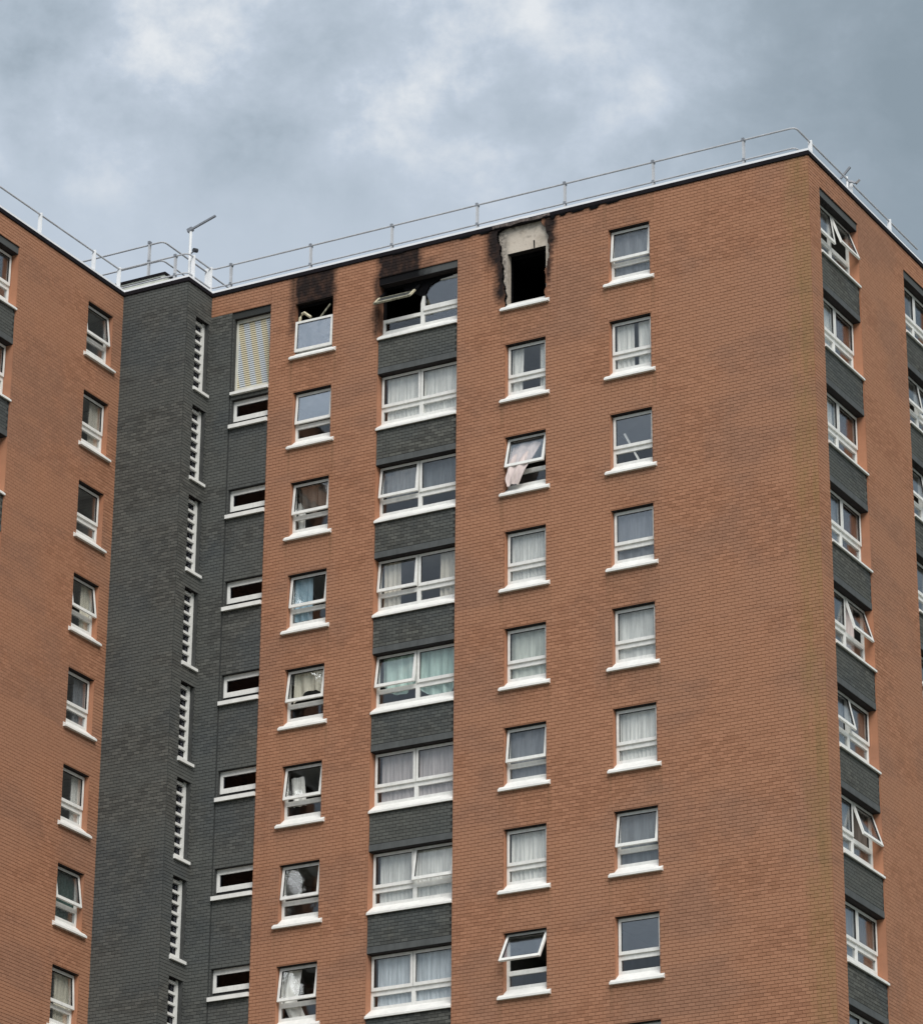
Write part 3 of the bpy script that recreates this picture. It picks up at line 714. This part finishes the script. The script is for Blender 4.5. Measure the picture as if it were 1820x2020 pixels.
# ======== column nearest the corner
C4 = A_S['col4']
for k in rows:
    room('A', C4, k, 1.22, S_D)
    window('A', C4, k, open_=({0: 6, 6: 9}.get(k, 0),), glass=(MT['glass_mid'] if k in (2, 3, 7) else None,))
cu4 = {0: ('plain dark grey blind','grey',2,.005), 1: ('white patterned net curtain with a narrow gap','white',7,.03), 3: ('soft grey curtain','grey',3,.012), 4: ('pale grey curtain','net',2,.012), 5: ('white gathered net curtain','white',9,.03), 6: ('dim grey blind','blind',2,.008)}
for k, (lb, m, fo, am) in cu4.items():
    bl = 'blind' in lb
    ps = [sheet(0.06,1.2,0.15,1.64,YS,CL[m],fo,am)] if k != 1 else [sheet(0.06,0.60,0.15,1.64,YS,CL[m],fo,am), sheet(0.70,1.2,0.15,1.64,YS,CL[m],fo,am)]
    curtain('A','col4',C4,k,lb,ps,YS,'blind' if bl else 'curtain','blind' if bl else 'curtain')
pr = MB(); pr.bar((0.30,YS-.05,1.18),(0.78,YS-.05,0.22),0.05,MT['upvc'])
obj('pole', pr, None, wpt('A',C4,0,-2*H), label='white pole leaning inside third window of the column nearest the corner', cat='pole')
# ======== stair panel column: louvre and small windows
lv = part('louvre_panel', (lambda mb: (mb.box(0.0,0.06,0.16,0.22,-0.60,1.70,MT['louvre']), mb.box(1.15,1.21,0.16,0.22,-0.60,1.70,MT['louvre']), mb.box(0.06,1.15,0.16,0.22,1.58,1.70,MT['louvre']), mb.box(0.06,1.15,0.16,0.22,-0.60,-0.42,MT['louvre']), mb)[-1])(MB()), wpt('A',SMALL[0],0,0), label='cream slatted louvre at the top of the stair panel')
sm = MB(); sm.hexa([(0,-.010,-.030),(1.09,-.010,-.030),(1.09,.018,-.026),(0,.018,-.026),(0,.004,.028),(1.09,.004,.028),(1.09,.018,.028),(0,.018,.028)], MT['slat']); sme = sm.mesh('slat')
for i in range(30): obj('slat', sme, lv, (0.06, 0.20, -0.40+i*0.0665))
bk = MB(); bk.box(0.0,1.21,0.235,0.25,-0.60,1.70,MT['fascia']); obj('backing', bk, lv)
ls = MB(); ls.hexa([(-0.02,-.07,-0.68),(1.209,-.07,-0.68),(1.209,.16,-0.68),(-0.02,.16,-0.68),(-0.02,-.07,-0.60),(1.209,-.07,-0.60),(1.209,.16,-0.52),(-0.02,.16,-0.52)], MT['sill']); obj('sill', ls, lv)
def small_frame():
    mb = MB(); W = 1.21; y = 0.15
    mb.box(0.0,0.09,y,y+.06,-1.43,-0.80,UP); mb.box(W-.09,W,y,y+.06,-1.43,-0.80,UP)
    mb.box(0.09,W-.09,y,y+.06,-0.96,-0.80,UP); mb.box(0.09,W-.09,y,y+.06,-1.43,-1.29,UP)
    mb.box(0.0,W,y+.02,y+.07,-1.56,-1.4305,GS); return mb.mesh('window')
def small_sill():
    mb = MB(); mb.hexa([(-.03,-.08,-1.70),(1.209,-.08,-1.70),(1.209,.15,-1.66),(-.03,.15,-1.66),(-.03,-.08,-1.59),(1.209,-.08,-1.59),(1.209,.15,-1.565),(-.03,.15,-1.565)], MT['sill']); return mb.mesh('sill')
for j in range(ROWS-1):
    wn = part('stair_window', me_('smf', small_frame), wpt('A',SMALL[0],0,-H*j))
    obj('pane', me_('smp', lambda: pane_mesh(1.03,0.33,0,MT['glass_lo']).mesh('pane')), wn, (0.09,0.18,-0.96))
    obj('sill', me_('sms', small_sill), wn)
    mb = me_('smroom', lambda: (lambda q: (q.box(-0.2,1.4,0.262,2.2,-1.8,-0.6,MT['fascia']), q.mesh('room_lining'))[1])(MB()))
def small_room():
    q = MB(); x0,x1,y0,y1,z0,z1 = -.3,1.5,.26,2.3,-1.9,-.6; m = MT['room']
    q.quad((x0,y0,z1),(x0,y1,z1),(x1,y1,z1),(x1,y0,z1),m); q.quad((x0,y1,z0),(x1,y1,z0),(x1,y1,z1),(x0,y1,z1),m)
    q.quad((x0,y0,z0),(x0,y1,z0),(x0,y1,z1),(x0,y0,z1),m); q.quad((x1,y1,z0),(x1,y0,z0),(x1,y0,z1),(x1,y1,z1),m); return q.mesh('room_lining')
for j in range(ROWS-1): part('room_lining', me_('smr', small_room), wpt('A',SMALL[0],0,-H*j))
# ======== slot windows in the stair core side
def slot_frame():
    mb = MB(); W = 0.65; y = 0.13; z0, z1 = -0.55, 1.64
    mb.box(0,0.07,y,y+.08,z0,z1,UP); mb.box(W-.11,W,y,y+.08,z0,z1,UP); mb.box(0.07,W-.11,y,y+.08,z0,z0+.14,UP)
    mb.box(0.07,W-.11,y+.02,y+.08,z1-.12,z1,GS); return mb.mesh('slot_window')
def slot_bar():
    mb = MB(); mb.box(0.07,0.54,0,0.09,-0.035,0.035,UP); return mb.mesh('glazing_bar')
def slot_sill():
    mb = MB(); mb.hexa([(-.04,-.07,-.64),(.70,-.07,-.64),(.70,.0,-.64),(-.04,.0,-.64),(-.04,-.07,-.56),(.70,-.07,-.56),(.70,.0,-.52),(-.04,.0,-.52)],MT['sill'])
    mb.hexa([(.002,-.001,-.60),(.648,-.001,-.60),(.648,.13,-.60),(.002,.13,-.60),(.002,-.001,-.519),(.648,-.001,-.519),(.648,.13,-.45),(.002,.13,-.45)],MT['sill']); return mb.mesh('sill')
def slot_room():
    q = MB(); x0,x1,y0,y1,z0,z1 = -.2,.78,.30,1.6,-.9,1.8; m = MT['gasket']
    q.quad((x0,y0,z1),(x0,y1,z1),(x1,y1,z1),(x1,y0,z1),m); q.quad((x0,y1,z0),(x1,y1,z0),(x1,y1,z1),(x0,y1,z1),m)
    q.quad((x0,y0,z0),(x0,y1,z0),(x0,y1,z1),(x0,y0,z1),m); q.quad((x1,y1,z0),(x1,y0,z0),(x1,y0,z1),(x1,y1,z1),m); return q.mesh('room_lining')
for k in rows:
    wn = part('slot_window', me_('slf', slot_frame), wpt('D2',-0.78,0,-H*k), (0,0,R90))
    for i in range(7): obj('glazing_bar', me_('slb', slot_bar), wn, (0,0.125,-0.14+i*0.285-0.02))
    obj('pane', me_('slp', lambda: pane_mesh(0.47,1.95,0,MT['glass_lo']).mesh('pane')), wn, (0.07,0.19,1.53))
    obj('sill', me_('sls', slot_sill), wn)
    part('room_lining', me_('slr', slot_room), wpt('D2',-0.78,0,-H*k), (0,0,R90))
# ======== end wall (B) double windows
bo = {0: (8,19), 1: (0,0), 2: (0,0), 3: (0,0), 4: (0,16), 5: (12,0), 6: (0,18), 7: (0,0), 8: (0,0)}
for k in rows:
    room('B', BAY_B, k, BW, B_D, ext=0.3); room('B', BAY_B2, k, BW, B_D, ext=0.3)
    window('B', BAY_B, k, W=BW, y0=0.27, halves=2, open_=bo[k], over=0.0)
    window('B', BAY_B2, k, W=BW, y0=0.27, halves=2, open_=(9 if k in (1,2,4) else 0, 0), over=0.0)
    if k in (1, 2, 3, 5, 6, 7):
        curtain('B','bay',BAY_B,k,{1:'maroon curtain beside a white net',2:'dark maroon curtain with pale edge',3:'dark maroon curtain',5:'dull brown curtain',6:'brown curtain behind the wide open sash',7:'dark brown curtain with folds'}[k],[sheet(1.30,BW-.05,0.2,1.64,YB,CL['maroon' if k < 4 else 'brown'],7,.03), sheet(0.14,1.2,0.2,1.64,YB,CL['white' if k < 3 else 'grey'],7,.02)],YB)
curtain('B','bay',BAY_B,4,'pale pink curtain behind the wide open sash',[sheet(1.25,BW-.4,0.2,1.64,YB,CL['pink'],7,.03)],YB)
# ======== left wing (C)
for k in rows:
    room('C', UC, k, 1.18, S_D, ext=0.3); room('C', BAY_C, k, BW, B_D, ext=0.3)
    window('C', UC, k, W=1.22, open_=({0: 7, 3: 8, 6: 9, 7: 4}.get(k, 0),))
    window('C', BAY_C, k, W=BW, y0=0.27, halves=2, open_=(0,0), over=0.0)
for k, (lb, m, a_, b_) in {1: ('beige curtain at the right edge','beige',.75,1.2), 3: ('cream curtain at the right edge','cream',.8,1.2), 4: ('dim grey curtain at the right edge','grey',.7,1.2), 5: ('pale curtain at the right edge','white',.85,1.2), 6: ('dark green curtain','dgreen',.06,1.2), 7: ('cream and green curtain','cream',.5,1.2)}.items():
    curtain('C','col',UC,k,lb,[sheet(a_,b_,0.15,1.64,YS,CL[m],7,.03)],YS)

# ------------------------------------------------------------------ the three burnt windows on the top floor
# column right of the doubles: bare opening, scorched sill only
sb = part('burnt_window_sill', sill_mesh(1.22, 0.178, 0.125), wpt('A', C3, 0, 0), label='scorched white sill under the burnt-out opening')
# first column: fallen sash leaning on the sill
bw = part('burnt_window', sill_mesh(1.22, 0.178, 0.125), wpt('A', C1, 0, 0), label='burnt window with fallen sash and black void')
cw = 1.21
fs = sash_mesh(cw, 0.93); obj('sash', fs, bw, (0.005, 0.075, 1.14), (math.radians(-1.5), math.radians(0.6), 0))
obj('pane', pane_mesh(cw-0.12, 0.80, -0.032, MT['glass_hi']), bw, (0.065, 0.075, 1.08), (math.radians(-1.5), math.radians(0.6), 0))
st = MB(); st.box(0,0.05,0.15,0.21,0.2,1.68,MT['char']); st.box(1.17,1.22,0.15,0.21,0.2,1.68,MT['char']); st.box(0.05,1.17,0.15,0.21,1.60,1.68,MT['char']); obj('charred_frame', st, bw)
fr_ = MB(); fr_.tube([(0.07,0.12,1.10),(0.10,0.10,1.28),(0.17,0.09,1.38),(0.25,0.08,1.40),(0.34,0.08,1.32),(0.46,0.09,1.22)], 0.045, MT['cream'], 6); obj('melted_plastic', fr_, bw)
br_ = MB(); br_.bar((0.70,0.14,1.15),(1.06,0.13,1.52),0.04,MT['sooty_plastic']); obj('bent_bar', br_, bw)
# double window: lower half intact, left sash hanging out, top charred
W = BW; f = 0.068; y0 = 0.27; d = 0.07
bm = MB()
bm.box(0,f,y0,y0+d,0.08,0.70,UP); bm.box(W-f,W,y0,y0+d,0.08,1.70,UP); bm.box(f,W-f,y0-.004,y0+d,0.08,0.345,UP)
bm.box(f,W-f,y0+.004,y0+d,0.60,0.70,UP); bm.box(W/2-.055,W/2+.055,y0-.002,y0+d,0.345,0.95,UP)
bm.hexa([(W/2-.055,y0-.002,.95),(W/2+.055,y0-.002,.95),(W/2+.055,y0+d,.95),(W/2-.055,y0+d,.95),(W/2+.015,y0,1.22),(W/2+.055,y0,1.24),(W/2+.055,y0+d,1.24),(W/2+.015,y0+d,1.22)],UP)
bm.box(W/2+.055,W-f,y0-.04,y0,0.70,0.83,UP)
bm.hexa([(1.75,y0,1.55),(W-f,y0,1.52),(W-f,y0+d,1.52),(1.75,y0+d,1.55),(1.75,y0,1.60),(W-f,y0,1.61),(W-f,y0+d,1.61),(1.75,y0+d,1.60)],UP)
bb = part('burnt_window', bm, wpt('A', BAY_A, 0, 0), label='burnt double window with one sash hanging open')
bc = MB(); bc.box(0,f,y0+.002,y0+d,0.70,1.70,MT['char']); bc.box(f,W-f,y0+.01,y0+d,1.612,1.70,MT['char']); bc.box(W/2-.05,W/2+.05,y0+.004,y0+d-.004,1.2,1.612,MT['char'])
pts_ = [(W/2-.6,1.50),(W/2-.3,1.34),(W/2-.1,1.20),(W/2+.05,1.16),(W/2+.12,1.30),(W/2+.20,1.41),(W/2+.34,1.50),(W/2+.60,1.56),(W/2+.95,1.585)]
for (xa, za), (xb, zb) in zip(pts_, pts_[1:]):
    bc.hexa([(xa,y0-.004,za),(xb,y0-.004,zb),(xb,y0+.03,zb),(xa,y0+.03,za),(xa,y0-.004,1.613),(xb,y0-.004,1.613),(xb,y0+.03,1.613),(xa,y0+.03,1.613)],MT['char'])
obj('charred_frame', bc, bb)
obj('sill', sill_mesh(W, y0, 0.0, 0.05), bb)
for (x0,x1,z0,z1) in ((W/2+.055,W-f,0.83,1.56),(W/2+.055,W-f,0.345,0.60),(f,W/2-.055,0.345,0.60)):
    obj('pane', pane_mesh(x1-x0, z1-z0, 0, MT['glass_mid'] if x0 > 1 else GL_), bb, (x0, y0+.03, z1))
hs = MB(); L = 0.86; sw_ = 1.15; SP = MT['sooty_plastic']
hs.hexa([(0,-.05,-L),(sw_,-.05,-L),(sw_,0,-L),(0,0,-L),(0,-.05,-L+.085),(sw_,-.05,-L+.085),(sw_,0,-L+.085),(0,0,-L+.085)],SP)
hs.box(0,.06,-.05,0,-L+.0855,-.46,MT['cream']); hs.box(sw_-.06,sw_,-.05,0,-L+.0855,-.42,MT['cream'])
hs.box(0,.055,-.048,0,-.459,0,MT['char']); hs.box(sw_-.055,sw_,-.048,0,-.419,0,MT['char'])
hs.box(.061,sw_-.061,-.035,-.015,-L+.086,-.50,MT['sooty_pane']); hs.hexa([(.08,-.045,-.50),(sw_-.1,-.045,-.53),(sw_-.1,-.01,-.53),(.08,-.01,-.50),(.08,-.045,-.475),(sw_-.1,-.045,-.50),(sw_-.1,-.01,-.50),(.08,-.01,-.475)],SP)
obj('hanging_sash', hs, bb, (0.04, y0, 1.52), (math.radians(-45), 0, 0))
CACHE.clear()

# ------------------------------------------------------------------ roof guard rail
XR, IN = XD-0.44, 0.58
GP = [(XC-IN, YN+IN), (XC-IN, YD+IN), (XR, YD+IN), (XR, IN), (-IN, IN), (-IN, YF-IN)]
def rounded(P, z, r=0.16):
    out = []
    for i, p in enumerate(P):
        if i in (0, len(P)-1): out.append((*p, z)); continue
        p0, p1, p2 = Vector(P[i-1]), Vector(p), Vector(P[i+1]); a = (p0-p1).normalized(); b = (p2-p1).normalized()
        for t in (0, .25, .5, .75, 1):
            q = (p1+a*r)*(1-t)**2 + p1*2*t*(1-t) + (p1+b*r)*t*t; out.append((q.x, q.y, z))
    return out
gr = MB(); gr.tube(rounded(GP, 3.74), 0.026, MT['galv']); gr.tube(rounded(GP, 3.14), 0.024, MT['galv'])
rail = part('guard_rail', gr, label='galvanised guard rail round the roof edge')
pa = MB(); pa.box(-.022,.022,-.05,.05,0,1.16,MT['galv']); pa.box(-.06,.06,-.10,.30,0,.03,MT['galv']); pa.box(-.035,.035,-.06,.06,1.075,1.165,MT['steel']); pa.box(-.03,.03,-.055,.055,.48,.56,MT['steel']); pam = pa.mesh('post')
pbm = MB(); pbm.box(-.055,.055,-.022,.022,0,1.17,MT['postw']); pbm.box(-.30,.10,-.06,.06,0,.03,MT['postw']); pbm = pbm.mesh('post')
for x in (-18.17,-15.52,-12.88,-10.17,-7.45,-4.77,-2.09): obj('post', pam, rail, (x, IN, 2.62))
obj('post', pam, rail, (-19.25, YD+IN, 2.62))
for y in (1.53, 4.19, 6.84): obj('post', pbm, rail, (-IN, y, 2.62))
for y in (-7.28, -4.63, -1.98, -0.71): obj('post', pbm, rail, (XC-IN, y, 2.62))
for y in (-0.38, 0.52): obj('post', pbm, rail, (XR, y, 2.62))
# raised stair head with its own rail
ph_ = MB(); x0, x1, ya, yb_ = -27.0, -20.05, 0.0, 6.0
ph_.box(x0, x1, ya, yb_, 2.56, 3.63, MT['pale']); ph_.box(x0-.04, x1+.04, ya-.04, yb_+.04, 3.631, 3.70, MT['fascia'])
ph_.box(x0, x1-.12, ya-.03, ya-.001, 3.545, 3.56, MT['fascia'])
shd = part('stair_head', ph_, label='low pale panelled stair head with dark edge on the roof')
g2 = MB(); P2 = [(-27, 0.1), (-20.2, 0.1), (-20.2, 5.8)]
g2.tube(rounded(P2, 4.76), 0.026, MT['galv']); g2.tube(rounded(P2, 4.16), 0.024, MT['galv']); obj('guard_rail', g2, shd)
for x in (-20.68, -23.3): obj('post', pam, shd, (x, 0.1, 3.70))
for y in (2.4, 5.0): obj('post', pbm, shd, (-20.2, y, 3.70))

# ------------------------------------------------------------------ roof equipment
ms = bpy.data.objects.new('aerial_mast', None); COL.objects.link(ms); ms.location = (-19.0, -0.32, 2.62)
ms['label'] = 'white mast with a tilted grey arm standing above the dark stair core'; ms['category'] = 'mast'
m_ = MB(); m_.tube([(0,0,0),(0,0,2.0)], 0.042, MT['postw'], 10); m_.box(-.12,.12,-.12,.12,0,.03,MT['postw']); obj('pole', m_, ms)
m_ = MB(); m_.bar((-.10,0,2.02),(.82,0,2.30),.055,MT['steel']); m_.bar((-.10,0,2.02),(.06,0,2.07),.11,MT['steel']); obj('arm', m_, ms)
m_ = MB(); m_.bar((.03,0,1.28),(.16,-.02,1.33),.03,MT['steel']); m_.tube([(.16,-.06,1.34),(.20,.06,1.36)], 0.065, MT['lens'], 12); obj('lamp', m_, ms)
ae = bpy.data.objects.new('roof_aerial', None); COL.objects.link(ae); ae.location = (-IN-.02, 4.0, 2.62)
ae['label'] = 'small dark aerial clamped to the guard rail above the end wall'; ae['category'] = 'aerial'
m_ = MB(); m_.tube([(0,0,0),(0,0,1.22)], 0.03, MT['postw'], 8); obj('pole', m_, ae)
m_ = MB(); m_.bar((-.16,-.05,1.18),(.10,.02,1.50),.055,MT['steel']); obj('arm', m_, ae)
m_ = MB(); m_.bar((.0,0,1.10),(.24,.12,1.02),.05,MT['steel']); m_.bar((.22,.1,1.0),(.30,.16,1.12),.06,MT['lens']); obj('bracket', m_, ae)
